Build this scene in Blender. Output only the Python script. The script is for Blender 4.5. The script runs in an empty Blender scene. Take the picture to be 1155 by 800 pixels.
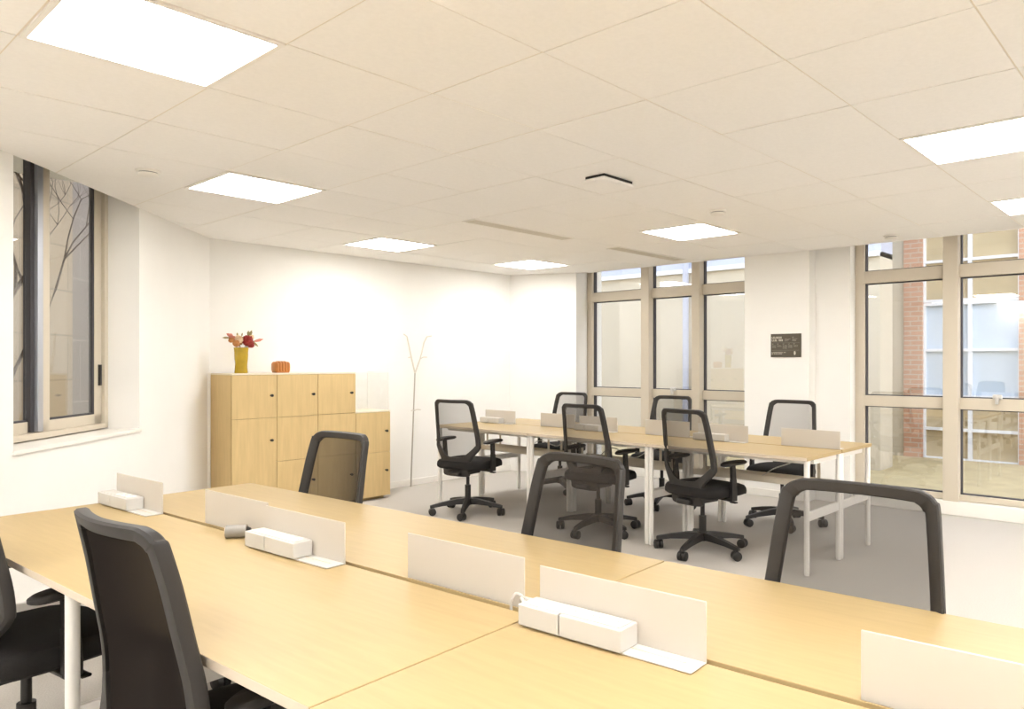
import bpy, bmesh, math, random
from mathutils import Vector, Matrix
from math import sin, cos, pi, radians

random.seed(7)
S = bpy.context.scene
C = bpy.context.collection

# ------------------------------------------------------------------ camera, world, exposure
CAMZ = 1.3174
YAW = 0.7077
cam_d = bpy.data.cameras.new('camera')
cam = bpy.data.objects.new('camera', cam_d)
C.objects.link(cam)
cam.location = (0, 0, CAMZ)
cam.rotation_euler = (pi / 2, 0, YAW - pi / 2)
cam_d.sensor_width = 36.0
cam_d.lens = 835.03 / 1155 * 36
cam_d.shift_x = -(657.66 - 577.5) / 1155
cam_d.shift_y = (408.54 - 400) / 1155
cam_d.clip_start = 0.02
S.camera = cam

LAMP = 12.5
EXPO = 1.03
SKY = 2.3
w = bpy.data.worlds.new('world')
S.world = w
w.use_nodes = True
nt = w.node_tree
bgn = nt.nodes['Background']
tc = nt.nodes.new('ShaderNodeTexCoord')
sep = nt.nodes.new('ShaderNodeSeparateXYZ')
ramp = nt.nodes.new('ShaderNodeValToRGB')
ramp.color_ramp.elements[0].position = 0.0
ramp.color_ramp.elements[0].color = (0.92, 0.93, 0.95, 1)
ramp.color_ramp.elements[1].position = 0.8
ramp.color_ramp.elements[1].color = (0.62, 0.72, 0.92, 1)
nt.links.new(tc.outputs['Generated'], sep.inputs[0])
nt.links.new(sep.outputs['Z'], ramp.inputs[0])
nt.links.new(ramp.outputs[0], bgn.inputs[0])
bgn.inputs[1].default_value = SKY

S.view_settings.view_transform = 'Standard'
S.view_settings.look = 'None'
S.view_settings.exposure = EXPO
S.view_settings.gamma = 1
S.view_settings.use_curve_mapping = False


# ------------------------------------------------------------------ materials
def mat(name, col, rough=0.5, metal=0.0, noise=0.0, nscale=20.0, stretch=None, bump=0.0, spec=0.5, noise_col=None):
    m = bpy.data.materials.new(name)
    m.use_nodes = True
    t = m.node_tree
    b = t.nodes['Principled BSDF']
    b.inputs['Base Color'].default_value = (*col, 1)
    b.inputs['Roughness'].default_value = rough
    b.inputs['Metallic'].default_value = metal
    b.inputs['Specular IOR Level'].default_value = spec
    if noise > 0 or bump > 0:
        co = t.nodes.new('ShaderNodeTexCoord')
        mp = t.nodes.new('ShaderNodeMapping')
        if stretch:
            mp.inputs['Scale'].default_value = stretch
        nz = t.nodes.new('ShaderNodeTexNoise')
        nz.inputs['Scale'].default_value = nscale
        nz.inputs['Detail'].default_value = 4
        t.links.new(co.outputs['Object'], mp.inputs[0])
        t.links.new(mp.outputs[0], nz.inputs['Vector'])
        if noise > 0:
            r = t.nodes.new('ShaderNodeValToRGB')
            r.color_ramp.elements[0].position = 0.3
            r.color_ramp.elements[1].position = 0.7
            c0 = noise_col if noise_col else tuple(max(0, c * (1 - noise)) for c in col)
            r.color_ramp.elements[0].color = (*c0, 1)
            r.color_ramp.elements[1].color = (*[min(1, c * (1 + noise * 0.6)) for c in col], 1)
            t.links.new(nz.outputs['Fac'], r.inputs[0])
            t.links.new(r.outputs[0], b.inputs['Base Color'])
        if bump > 0:
            bp = t.nodes.new('ShaderNodeBump')
            bp.inputs['Strength'].default_value = bump
            bp.inputs['Distance'].default_value = 0.003
            t.links.new(nz.outputs['Fac'], bp.inputs['Height'])
            t.links.new(bp.outputs[0], b.inputs['Normal'])
    return m


def glass_mat(name, tint=(0.92, 0.95, 0.95), ior=1.5, boost=1.0, rough=0.0):
    m = bpy.data.materials.new(name)
    m.use_nodes = True
    t = m.node_tree
    t.nodes.clear()
    out = t.nodes.new('ShaderNodeOutputMaterial')
    mix = t.nodes.new('ShaderNodeMixShader')
    tr = t.nodes.new('ShaderNodeBsdfTransparent')
    tr.inputs[0].default_value = (*tint, 1)
    gl = t.nodes.new('ShaderNodeBsdfGlossy')
    gl.inputs['Roughness'].default_value = rough
    lw = t.nodes.new('ShaderNodeLayerWeight')
    lw.inputs[0].default_value = 0.5
    pw = t.nodes.new('ShaderNodeMath')
    pw.operation = 'POWER'
    pw.inputs[1].default_value = 5.0
    t.links.new(lw.outputs['Facing'], pw.inputs[0])
    f0 = ((ior - 1) / (ior + 1)) ** 2 * boost
    mul = t.nodes.new('ShaderNodeMath')
    mul.operation = 'MULTIPLY_ADD'
    mul.inputs[1].default_value = 0.75
    mul.inputs[2].default_value = f0
    mul.use_clamp = True
    t.links.new(pw.outputs[0], mul.inputs[0])
    t.links.new(mul.outputs[0], mix.inputs[0])
    t.links.new(tr.outputs[0], mix.inputs[1])
    t.links.new(gl.outputs[0], mix.inputs[2])
    t.links.new(mix.outputs[0], out.inputs[0])
    return m


def emit_mat(name, col, strength):
    m = bpy.data.materials.new(name)
    m.use_nodes = True
    t = m.node_tree
    t.nodes.clear()
    out = t.nodes.new('ShaderNodeOutputMaterial')
    e = t.nodes.new('ShaderNodeEmission')
    e.inputs[0].default_value = (*col, 1)
    e.inputs[1].default_value = strength
    t.links.new(e.outputs[0], out.inputs[0])
    return m


def mesh_fabric(name, col, T0):
    """knitted net: strands block more light when seen at a slant (fabric thickness)"""
    m = bpy.data.materials.new(name)
    m.use_nodes = True
    t = m.node_tree
    t.nodes.clear()
    out = t.nodes.new('ShaderNodeOutputMaterial')
    mix = t.nodes.new('ShaderNodeMixShader')
    tr = t.nodes.new('ShaderNodeBsdfTransparent')
    df = t.nodes.new('ShaderNodeBsdfDiffuse')
    df.inputs[0].default_value = (*col, 1)
    lw = t.nodes.new('ShaderNodeLayerWeight')
    lw.inputs[0].default_value = 0.5
    a = t.nodes.new('ShaderNodeMath'); a.operation = 'SUBTRACT'; a.inputs[0].default_value = 1.0
    b = t.nodes.new('ShaderNodeMath'); b.operation = 'MAXIMUM'; b.inputs[1].default_value = 0.12
    c = t.nodes.new('ShaderNodeMath'); c.operation = 'DIVIDE'; c.inputs[0].default_value = 1.0
    d = t.nodes.new('ShaderNodeMath'); d.operation = 'POWER'; d.inputs[0].default_value = T0
    t.links.new(lw.outputs['Facing'], a.inputs[1])
    t.links.new(a.outputs[0], b.inputs[0])
    t.links.new(b.outputs[0], c.inputs[1])
    t.links.new(c.outputs[0], d.inputs[1])
    t.links.new(d.outputs[0], mix.inputs[0])
    t.links.new(df.outputs[0], mix.inputs[1])
    t.links.new(tr.outputs[0], mix.inputs[2])
    t.links.new(mix.outputs[0], out.inputs[0])
    return m


def brick_mat(name, c1, c2, mortar, scale, bw, rh, ms=0.01, axis='x', rough=0.8):
    m = bpy.data.materials.new(name)
    m.use_nodes = True
    t = m.node_tree
    b = t.nodes['Principled BSDF']
    b.inputs['Roughness'].default_value = rough
    co = t.nodes.new('ShaderNodeTexCoord')
    sp = t.nodes.new('ShaderNodeSeparateXYZ')
    cb = t.nodes.new('ShaderNodeCombineXYZ')
    br = t.nodes.new('ShaderNodeTexBrick')
    br.inputs['Color1'].default_value = (*c1, 1)
    br.inputs['Color2'].default_value = (*c2, 1)
    br.inputs['Mortar'].default_value = (*mortar, 1)
    br.inputs['Scale'].default_value = scale
    br.inputs['Mortar Size'].default_value = ms
    br.inputs['Brick Width'].default_value = bw
    br.inputs['Row Height'].default_value = rh
    t.links.new(co.outputs['Object'], sp.inputs[0])
    ad = t.nodes.new('ShaderNodeMath'); ad.operation = 'ADD'
    t.links.new(sp.outputs['X'], ad.inputs[0])
    t.links.new(sp.outputs['Y'], ad.inputs[1])
    t.links.new(ad.outputs[0], cb.inputs['X'])
    t.links.new(sp.outputs['Z'], cb.inputs['Y'])
    t.links.new(cb.outputs[0], br.inputs['Vector'])
    t.links.new(br.outputs['Color'], b.inputs['Base Color'])
    return m


M = {}
M['wall'] = mat('wall_paint', (0.90, 0.88, 0.838), 0.9, noise=0.015, nscale=3, bump=0.05)
M['ceil'] = mat('ceiling_tile', (0.93, 0.905, 0.87), 0.95, noise=0.02, nscale=60, bump=0.1)
M['tbar'] = mat('ceiling_grid_metal', (0.80, 0.72, 0.60), 0.6)
M['void'] = mat('plenum_dark', (0.03, 0.03, 0.03), 0.9)
M['trimw'] = mat('white_lacquer', (0.88, 0.85, 0.79), 0.4)
M['floor'] = mat('carpet', (0.54, 0.505, 0.46), 0.97, noise=0.10, nscale=160, bump=0.6, spec=0.1)
M['desk'] = mat('desk_laminate', (0.43, 0.315, 0.152), 0.42, noise=0.05, nscale=5, stretch=(14, 1.2, 1), spec=0.4)
M['edge'] = mat('desk_edge', (0.66, 0.56, 0.44), 0.5)
M['cab'] = mat('cabinet_wood', (0.68, 0.50, 0.245), 0.5, noise=0.07, nscale=6, stretch=(8, 8, 0.7), spec=0.3)
M['cabseam'] = mat('cabinet_carcass', (0.34, 0.24, 0.10), 0.7)
M['white'] = mat('white_metal', (0.85, 0.82, 0.77), 0.35)
M['plastic'] = mat('white_plastic', (0.57, 0.55, 0.515), 0.35)
M['acryl'] = mat('frosted_acrylic', (0.70, 0.66, 0.60), 0.4)
_t = M['acryl'].node_tree
_o = _t.nodes['Material Output']
_m = _t.nodes.new('ShaderNodeMixShader'); _m.inputs[0].default_value = 0.12
_n = _t.nodes.new('ShaderNodeMixShader'); _n.inputs[0].default_value = 0.35
_tl = _t.nodes.new('ShaderNodeBsdfTranslucent'); _tl.inputs[0].default_value = (0.80, 0.75, 0.68, 1)
_tr = _t.nodes.new('ShaderNodeBsdfTransparent')
_t.links.new(_t.nodes['Principled BSDF'].outputs[0], _n.inputs[1])
_t.links.new(_tl.outputs[0], _n.inputs[2])
_t.links.new(_n.outputs[0], _m.inputs[1])
_t.links.new(_tr.outputs[0], _m.inputs[2])
_t.links.new(_m.outputs[0], _o.inputs[0])
M['black'] = mat('black_plastic', (0.014, 0.0115, 0.010), 0.45)
M['frame'] = mat('back_frame_plastic', (0.021, 0.0175, 0.015), 0.5)
M['seat'] = mat('seat_fabric', (0.012, 0.010, 0.009), 0.95, noise=0.2, nscale=300, bump=0.3)
M['mesh'] = mesh_fabric('mesh_fabric', (0.045, 0.038, 0.032), 0.64)
M['nmesh'] = mesh_fabric('close_mesh_fabric', (0.042, 0.036, 0.031), 0.44)
M['dmesh'] = mesh_fabric('dense_mesh_fabric', (0.022, 0.018, 0.016), 0.14)
M['chrome'] = mat('steel', (0.5, 0.48, 0.45), 0.25, metal=1.0)
M['alu'] = mat('beige_window_frame', (0.62, 0.55, 0.44), 0.45)
M['alud'] = mat('window_gasket', (0.05, 0.045, 0.05), 0.6)
M['alug'] = mat('silver_window_track', (0.50, 0.52, 0.58), 0.3, metal=0.6)
M['glass'] = glass_mat('window_glass', (0.93, 0.93, 0.915), 1.52, 2.6)
M['acr'] = glass_mat('clear_acrylic', (0.99, 0.99, 0.985), 1.45, 0.5)
M['lamp'] = emit_mat('lit_diffuser', (1.0, 0.985, 0.965), LAMP)
M['lampdim'] = emit_mat('lit_diffuser_dimmed', (1.0, 0.985, 0.965), LAMP * 0.85)
M['lampboost'] = emit_mat('lit_diffuser_boosted', (1.0, 0.985, 0.965), LAMP * 1.75)  # output raised on the unseen rear panels to brighten the room
M['vent'] = mat('vent_metal', (0.66, 0.61, 0.52), 0.5)
M['grey'] = mat('grey_plastic', (0.27, 0.25, 0.22), 0.5)
M['sign'] = mat('sign_board', (0.085, 0.07, 0.045), 0.5)
M['signtxt'] = mat('sign_lettering', (0.75, 0.70, 0.60), 0.6)
M['signdim'] = mat('sign_small_lettering', (0.42, 0.38, 0.31), 0.6)
M['tray'] = mat('cable_tray_metal', (0.74, 0.67, 0.55), 0.5)
M['vase'] = mat('mustard_glaze', (0.47, 0.31, 0.012), 0.12, noise=0.18, nscale=14)
M['terra'] = mat('orange_ribbed_ceramic', (0.50, 0.19, 0.045), 0.35, noise=0.1, nscale=12)
M['pinkf'] = mat('dusty_pink_petal', (0.62, 0.24, 0.18), 0.8)
M['redf'] = mat('dark_red_petal', (0.34, 0.03, 0.02), 0.7)
M['cream'] = mat('cream_petal', (0.80, 0.60, 0.38), 0.8)
M['ochref'] = mat('ochre_petal', (0.55, 0.24, 0.08), 0.8)
M['leaf'] = mat('dried_leaf', (0.30, 0.24, 0.10), 0.8)
M['bark'] = mat('bark', (0.12, 0.085, 0.06), 0.9, noise=0.3, nscale=20)
M['stone'] = brick_mat('stone_blocks', (0.33, 0.25, 0.16), (0.30, 0.23, 0.15), (0.22, 0.17, 0.11), 1.0, 1.1, 0.55, 0.012)
M['greyst'] = brick_mat('grey_panels', (0.20, 0.165, 0.14), (0.19, 0.155, 0.13), (0.26, 0.22, 0.18), 1.0, 1.6, 0.8, 0.012)
M['brick'] = brick_mat('red_brick', (0.56, 0.31, 0.20), (0.50, 0.27, 0.17), (0.52, 0.42, 0.33), 1.0, 0.24, 0.075, 0.010)
M['twig'] = mat('painted_twig', (0.66, 0.61, 0.53), 0.6)
M['pole'] = mat('pale_grey_metal', (0.42, 0.38, 0.32), 0.5)
M['ctop'] = mat('locker_top_edge', (0.82, 0.74, 0.58), 0.5)
M['pale'] = mat('pale_render', (0.62, 0.55, 0.43), 0.9, noise=0.04, nscale=3)
M['pale2'] = mat('lavender_panel', (0.50, 0.52, 0.62), 0.8)
M['wframe'] = mat('white_window_frame', (0.80, 0.82, 0.86), 0.5)
M['blind'] = mat('ochre_blind', (0.50, 0.40, 0.24), 0.8, noise=0.12, nscale=3)
M['bluep'] = mat('pale_blue_panel', (0.55, 0.64, 0.74), 0.5)
M['ochre'] = mat('ochre_paving', (0.48, 0.38, 0.20), 0.9, noise=0.15, nscale=4)


# ------------------------------------------------------------------ helpers
def xf(bm, verts, mtx):
    bmesh.ops.transform(bm, matrix=mtx, verts=verts)


def add_box(bm, a, b, bevel=0.0, seg=1):
    g = bmesh.ops.create_cube(bm, size=1.0)
    vs = g['verts']
    for v in vs:
        v.co = Vector((a[i] + (v.co[i] + 0.5) * (b[i] - a[i]) for i in range(3)))
    if bevel > 0:
        es = list({e for v in vs for e in v.link_edges})
        r = bmesh.ops.bevel(bm, geom=es, offset=bevel, segments=seg, profile=0.5, affect='EDGES')
        return list({v for f in r['faces'] for v in f.verts} | {v for v in vs if v.is_valid})
    return vs


def add_cyl(bm, p, q, r1, r2=None, n=16, caps=True):
    if r2 is None:
        r2 = r1
    p, q = Vector(p), Vector(q)
    d = q - p
    g = bmesh.ops.create_cone(bm, cap_ends=caps, segments=n, radius1=r1, radius2=r2, depth=d.length)
    rot = Vector((0, 0, 1)).rotation_difference(d.normalized()).to_matrix().to_4x4()
    xf(bm, g['verts'], Matrix.Translation((p + q) / 2) @ rot)
    return g['verts']


def add_tube(bm, pts, r, n=8):
    """swept tube along pts; r is a number or list"""
    pts = [Vector(p) for p in pts]
    rr = r if isinstance(r, (list, tuple)) else [r] * len(pts)
    rings = []
    for i, p in enumerate(pts):
        t = (pts[min(i + 1, len(pts) - 1)] - pts[max(i - 1, 0)]).normalized()
        ref = Vector((0, 0, 1)) if abs(t.z) < 0.95 else Vector((1, 0, 0))
        a = t.cross(ref).normalized()
        b = t.cross(a).normalized()
        rings.append([bm.verts.new(p + (a * cos(2 * pi * k / n) + b * sin(2 * pi * k / n)) * rr[i]) for k in range(n)])
    for i in range(len(rings) - 1):
        for k in range(n):
            bm.faces.new((rings[i][k], rings[i][(k + 1) % n], rings[i + 1][(k + 1) % n], rings[i + 1][k]))
    bm.faces.new(rings[0][::-1])
    bm.faces.new(rings[-1])


def add_lathe(bm, prof, n=24, twist=0.0, ribs=0, amp=0.0, center=(0, 0, 0)):
    rings = []
    for r, z in prof:
        ring = []
        for k in range(n):
            a = 2 * pi * k / n + twist * z
            rr = r * (1 + amp * cos(ribs * (2 * pi * k / n))) if ribs else r
            ring.append(bm.verts.new((center[0] + rr * cos(a), center[1] + rr * sin(a), center[2] + z)))
        rings.append(ring)
    for i in range(len(rings) - 1):
        for k in range(n):
            bm.faces.new((rings[i][k], rings[i][(k + 1) % n], rings[i + 1][(k + 1) % n], rings[i + 1][k]))
    bm.faces.new(rings[0][::-1])
    bm.faces.new(rings[-1])


def add_prism(bm, poly, z0, z1):
    lo = [bm.verts.new((x, y, z0)) for x, y in poly]
    hi = [bm.verts.new((x, y, z1)) for x, y in poly]
    n = len(poly)
    for i in range(n):
        bm.faces.new((lo[i], lo[(i + 1) % n], hi[(i + 1) % n], hi[i]))
    bm.faces.new(lo[::-1])
    bm.faces.new(hi)


def add_wall(bm, p, q, th, z0, z1):
    """box along p->q, thickness th to the left of the direction"""
    p, q = Vector(p), Vector(q)
    d = (q - p).normalized()
    n = Vector((-d.y, d.x)) * th
    add_prism(bm, [p, q, q + n, p + n], z0, z1)


def obj(name, bm, m, parent=None, smooth=False, loc=None, rotz=None, bevel=0.0):
    bmesh.ops.recalc_face_normals(bm, faces=bm.faces)
    me = bpy.data.meshes.new(name)
    bm.to_mesh(me)
    bm.free()
    me.materials.append(m)
    if smooth:
        for p in me.polygons:
            p.use_smooth = True
    o = bpy.data.objects.new(name, me)
    C.objects.link(o)
    if parent:
        o.parent = parent
    if loc:
        o.location = loc
    if rotz is not None:
        o.rotation_euler = (0, 0, rotz)
    if smooth:
        try:
            me.set_sharp_from_angle(angle=radians(38))
        except Exception:
            pass
    if bevel:
        bv = o.modifiers.new('bevel', 'BEVEL')
        bv.width = bevel
        bv.segments = 2
        bv.limit_method = 'ANGLE'
    return o


def struct(name, bm, m, parent=None, **k):
    o = obj(name, bm, m, parent, **k)
    if not parent:
        o['kind'] = 'structure'
    return o


def thing(name, label, cat, loc=(0, 0, 0), rotz=0, group=None):
    o = bpy.data.objects.new(name, None)
    o.empty_display_size = 0.1
    C.objects.link(o)
    o.location = loc
    o.rotation_euler = (0, 0, rotz)
    o['label'] = label
    o['category'] = cat
    if group:
        o['group'] = group
    return o


def tag(o, label, cat, group=None):
    o['label'] = label
    o['category'] = cat
    if group:
        o['group'] = group
    return o


def NB():
    return bmesh.new()


KIDS = {}


def dup(root, name, loc, rotz, label, group=None):
    r = root.copy()
    C.objects.link(r)
    r.location = loc
    r.rotation_euler = (0, 0, rotz)
    r['label'] = label
    if group:
        r['group'] = group

    def rec(src, dst):
        for ch in list(src.children):
            c = ch.copy()
            C.objects.link(c)
            c.parent = dst
            rec(ch, c)
    rec(root, r)
    return r


CH = 2.3725          # suspended ceiling
TOP = 2.75           # top of the walls above it
UW = 6.98            # window frame plane
P0 = Vector((0.91, 4.583))
P1 = Vector((2.725, 6.527))
E = (P1 - P0).normalized()
N = Vector((-E.y, E.x))


def L(s, d=0.0):
    """point on the slanted left wall: s along it, d outwards"""
    return P0 + E * s + N * d


# ------------------------------------------------------------------ room shell
b = NB()
add_prism(b, [(-4.9, -3.7), (7.3, -3.7), (7.3, 6.9), (2.4, 6.9), (-4.9, -0.9)], -0.2, 0.0)
struct('floor', b, M['floor'])

SL = -6.2
b = NB()
add_wall(b, L(SL), L(0.101), 0.3, 0, TOP)
add_wall(b, L(1.426), L(2.66 + 0.25), 0.3, 0, TOP)
add_wall(b, L(0.101), L(1.426), 0.3, 0, 0.84)
add_wall(b, L(0.101), L(1.426), 0.3, 2.62, TOP)
struct('wall_left', b, M['wall'])

b = NB()
add_box(b, (2.50, 6.53, 0), (6.6, 6.8, TOP))
struct('wall_back', b, M['wall'])

b = NB()
add_prism(b, [(6.26, 6.53), (6.606, 5.758), (6.98, 5.895), (7.25, 5.895), (7.25, 6.8), (6.26, 6.8)], 0, TOP)
add_box(b, (6.70, 2.92, 0), (7.25, 3.60, TOP))
add_box(b, (6.84, 2.585, 0), (7.25, 2.92, TOP))
add_box(b, (6.84, -3.5, 0), (7.25, -0.78, TOP))
struct('wall_right', b, M['wall'])

b = NB()
add_box(b, (-4.9, -3.7, 0), (7.25, -3.5, TOP))
struct('wall_front', b, M['wall'])
b = NB()
add_box(b, (-4.1, -3.5, 0), (-3.9, -0.3, TOP))
struct('wall_rear', b, M['wall'])

b = NB()
add_box(b, (-4.9, -3.7, TOP), (7.3, 6.9, TOP + 0.15))
struct('ceiling_slab', b, M['wall'])

# suspended ceiling: tiles in a metal grid, clipped to the room outline
GU0, GV0, T = 1.0473 * 0.6, 0.9084 * 0.6, 0.6
LIGHTS = [(0, 3), (2, 6), (5, 8), (8, 8), (7, 4), (5, 0), (8, 0),
          (-3, 3), (-3, -1), (0, -1), (-5, -4), (1, -5), (5, -4), (8, -4)]
CLIP = [(L(0, 0), N), (Vector((0, 6.53)), Vector((0, 1))), (Vector((6.70, 0)), Vector((1, 0))),
        (Vector((0, -3.5)), Vector((0, -1))), (Vector((-3.9, 0)), Vector((-1, 0))),
        (Vector((6.26, 6.53)), Vector((0.772, 0.346)).normalized())]


def clip(bm):
    for p, n in CLIP:
        bmesh.ops.bisect_plane(bm, geom=bm.verts[:] + bm.edges[:] + bm.faces[:], plane_co=(p.x, p.y, 0),
                               plane_no=(n.x, n.y, 0), clear_outer=True)


b = NB()
g = 0.003
for i in range(-8, 11):
    for j in range(-7, 11):
        if (i, j) in LIGHTS:
            continue
        u, v = GU0 + i * T, GV0 + j * T
        lift = random.uniform(0, 0.002)
        gg = [g, g, g, g]
        if (i, j) == (1, 2):
            gg[0] = 0.003
        vs = [b.verts.new((u + (gg[0] if k in (0, 3) else T - g), v + (g if k in (0, 1) else T - g), CH + lift)) for k in range(4)]
        up = [b.verts.new((q.co.x, q.co.y, CH + 0.012)) for q in vs]
        b.faces.new(vs[::-1])
        for k in range(4):
            b.faces.new((vs[k], vs[(k + 1) % 4], up[(k + 1) % 4], up[k]))
clip(b)
ce = struct('ceiling', b, M['ceil'])
b = NB()
for i in range(-8, 12):
    u = GU0 + i * T
    add_box(b, (u - 0.012, -3.6, CH + 0.003), (u + 0.012, 7, CH + 0.006))
for j in range(-7, 12):
    v = GV0 + j * T
    add_box(b, (-4.5, v - 0.012, CH + 0.0032), (7.2, v + 0.012, CH + 0.0062))
clip(b)
o = struct('ceiling_grid', b, M['tbar'], ce)
b = NB()
gp = [(-4.5, -3.6), (7.2, -3.6), (7.2, 7.0), (-4.5, 7.0)]
f = b.faces.new([b.verts.new((x, y, CH + 0.02)) for x, y in gp])
for (i, j) in LIGHTS:
    pass
clip(b)
struct('ceiling_backing', b, M['ceil'], ce)
b = NB()
add_box(b, (6.685, -3.5, CH - 0.001), (6.70, 5.65, CH + 0.38))
struct('trim_1', b, M['wall'])

# baseboards
b = NB()
add_box(b, (2.72, 6.515, 0), (6.27, 6.53, 0.07), 0.003)
struct('baseboard_back', b, M['trimw'])
b = NB()
add_wall(b, L(SL, -0.014), L(2.66, -0.014), 0.014, 0, 0.07)
struct('baseboard_left', b, M['trimw'])
b = NB()
add_box(b, (6.686, 2.92, 0), (6.70, 3.60, 0.07), 0.002)
struct('baseboard_right', b, M['trimw'])


# ------------------------------------------------------------------ full height windows
def tall_window(name, v0, v1, mull, pos_mull_w, base_v):
    b = NB()
    D0, D1 = 6.96, 7.05
    zt = 2.66
    add_box(b, (D0, v0, 0.10), (D1, v0 + 0.055, zt))
    add_box(b, (D0, v1 - 0.085, 0.10), (D1, v1, zt))
    edges = [(v0 + 0.055)]
    spans = []
    for m0, m1 in mull:
        spans.append((edges[-1], m0))
        edges.append(m1)
    spans.append((edges[-1], v1 - 0.085))
    for (z0, z1) in ((0.12, 0.172), (0.909, 1.008), (2.05, 2.162), (2.60, zt)):
        for a_, c_ in spans:
            add_box(b, (D0 + 0.001, a_ - 0.004, z0), (D1 - 0.001, c_ + 0.004, z1))
    root = struct(name, b, M['alu'], bevel=0.004)
    for m0, m1 in mull:
        b = NB()
        add_box(b, (6.904, m0, 0.119), (7.06, m1, zt + 0.02))
        obj('mullion', b, M['alu'], root, bevel=0.004)
    b = NB()
    add_box(b, (6.90, v0, 0.0), (7.08, v1, 0.118), 0.004)
    obj('window_base', b, M['trimw'], root)
    for a, c in spans:
        for z0, z1 in ((0.172, 0.909), (1.008, 2.05), (2.162, 2.60)):
            bb = NB()
            t_ = 0.008
            add_box(bb, (6.995, a, z1 - t_), (7.045, c, z1))
            add_box(bb, (6.995, a, z0), (7.045, c, z0 + t_))
            add_box(bb, (6.995, a, z0), (7.045, a + t_, z1))
            add_box(bb, (6.995, c - t_, z0), (7.045, c, z1))
            obj('gasket', bb, M['alud'], root)
            bb = NB()
            add_box(bb, (7.02, a + 0.002, z0 + 0.002), (7.028, c - 0.002, z1 - 0.002))
            obj('pane', bb, M['glass'], root)
    return root


def win_handle(root, v, z):
    b = NB()
    add_box(b, (6.94, v - 0.035, z - 0.005), (6.962, v + 0.035, z + 0.035), 0.004)
    add_box(b, (6.915, v - 0.012, z - 0.045), (6.945, v + 0.012, z + 0.02), 0.004)
    obj('window_handle', b, M['plastic'], root)


wa = tall_window('window_2', 3.58, 5.895, [(4.25, 4.352), (4.922, 5.034)], 0, 0)
win_handle(wa, 4.62, 1.0)
wb = tall_window('window_3', -0.80, 2.585, [(-0.03, 0.09), (0.83, 0.95), (1.683, 1.804)], 0, 0)
win_handle(wb, 1.39, 1.01)

# left window, sliding, in a reveal
b = NB()
fz0, fz1 = 0.87, 2.62


def lbox(bm, s0, s1, d0, d1, z0, z1):
    add_prism(bm, [L(s0, d0), L(s1, d0), L(s1, d1), L(s0, d1)], z0, z1)


D = 0.20
lbox(b, 0.101, 0.16, D, D + 0.09, fz0, fz1)
lbox(b, 1.385, 1.426, D, D + 0.09, fz0, fz1)
lbox(b, 0.101, 1.426, D, D + 0.09, fz0, fz0 + 0.035)
lbox(b, 0.101, 1.426, D, D + 0.09, fz1 - 0.04, fz1)
w1 = struct('window_1', b, M['alu'], bevel=0.003)
b = NB()
lbox(b, 0.735, 0.80, D + 0.02, D + 0.05, fz0 + 0.035, fz1 - 0.04)
lbox(b, 1.295, 1.38, D + 0.02, D + 0.05, fz0 + 0.035, fz1 - 0.04)
lbox(b, 0.735, 1.38, D + 0.02, D + 0.05, fz0 + 0.035, fz0 + 0.10)
lbox(b, 0.735, 1.38, D + 0.02, D + 0.05, fz1 - 0.09, fz1 - 0.04)
obj('sliding_sash', b, M['alu'], w1, bevel=0.003)
b = NB()
lbox(b, 0.16, 0.65, D + 0.055, D + 0.08, fz0 + 0.035, fz0 + 0.10)
lbox(b, 0.16, 0.21, D + 0.055, D + 0.08, fz0 + 0.035, fz1 - 0.04)
obj('rear_sash', b, M['alu'], w1)
b = NB()
lbox(b, 0.685, 0.735, D + 0.02, D + 0.08, fz0 + 0.04, fz1 - 0.04)
obj('sash_edge', b, M['alug'], w1)
b = NB()
lbox(b, 0.650, 0.684, D + 0.04, D + 0.08, fz0 + 0.04, fz1 - 0.04)
lbox(b, 1.275, 1.296, D + 0.024, D + 0.046, fz0 + 0.10, fz1 - 0.09)
lbox(b, 0.80, 1.296, D + 0.024, D + 0.046, fz0 + 0.10, fz0 + 0.112)
lbox(b, 0.21, 0.648, D + 0.058, D + 0.078, fz0 + 0.10, fz0 + 0.112)
obj('gasket', b, M['alud'], w1)
b = NB()
lbox(b, 0.80, 1.28, D + 0.03, D + 0.036, fz0 + 0.10, fz1 - 0.09)
obj('pane', b, M['glass'], w1)
b = NB()
lbox(b, 0.21, 0.65, D + 0.064, D + 0.070, fz0 + 0.10, fz1 - 0.04)
obj('pane', b, M['glass'], w1)
b = NB()
lbox(b, 1.335, 1.352, D + 0.004, D + 0.02, 1.16, 1.30)
obj('latch', b, M['black'], w1)
b = NB()
lbox(b, 0.09, 1.44, -0.012, 0.27, 0.84, 0.862)
struct('trim_2', b, M['trimw'], bevel=0.003)


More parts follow.
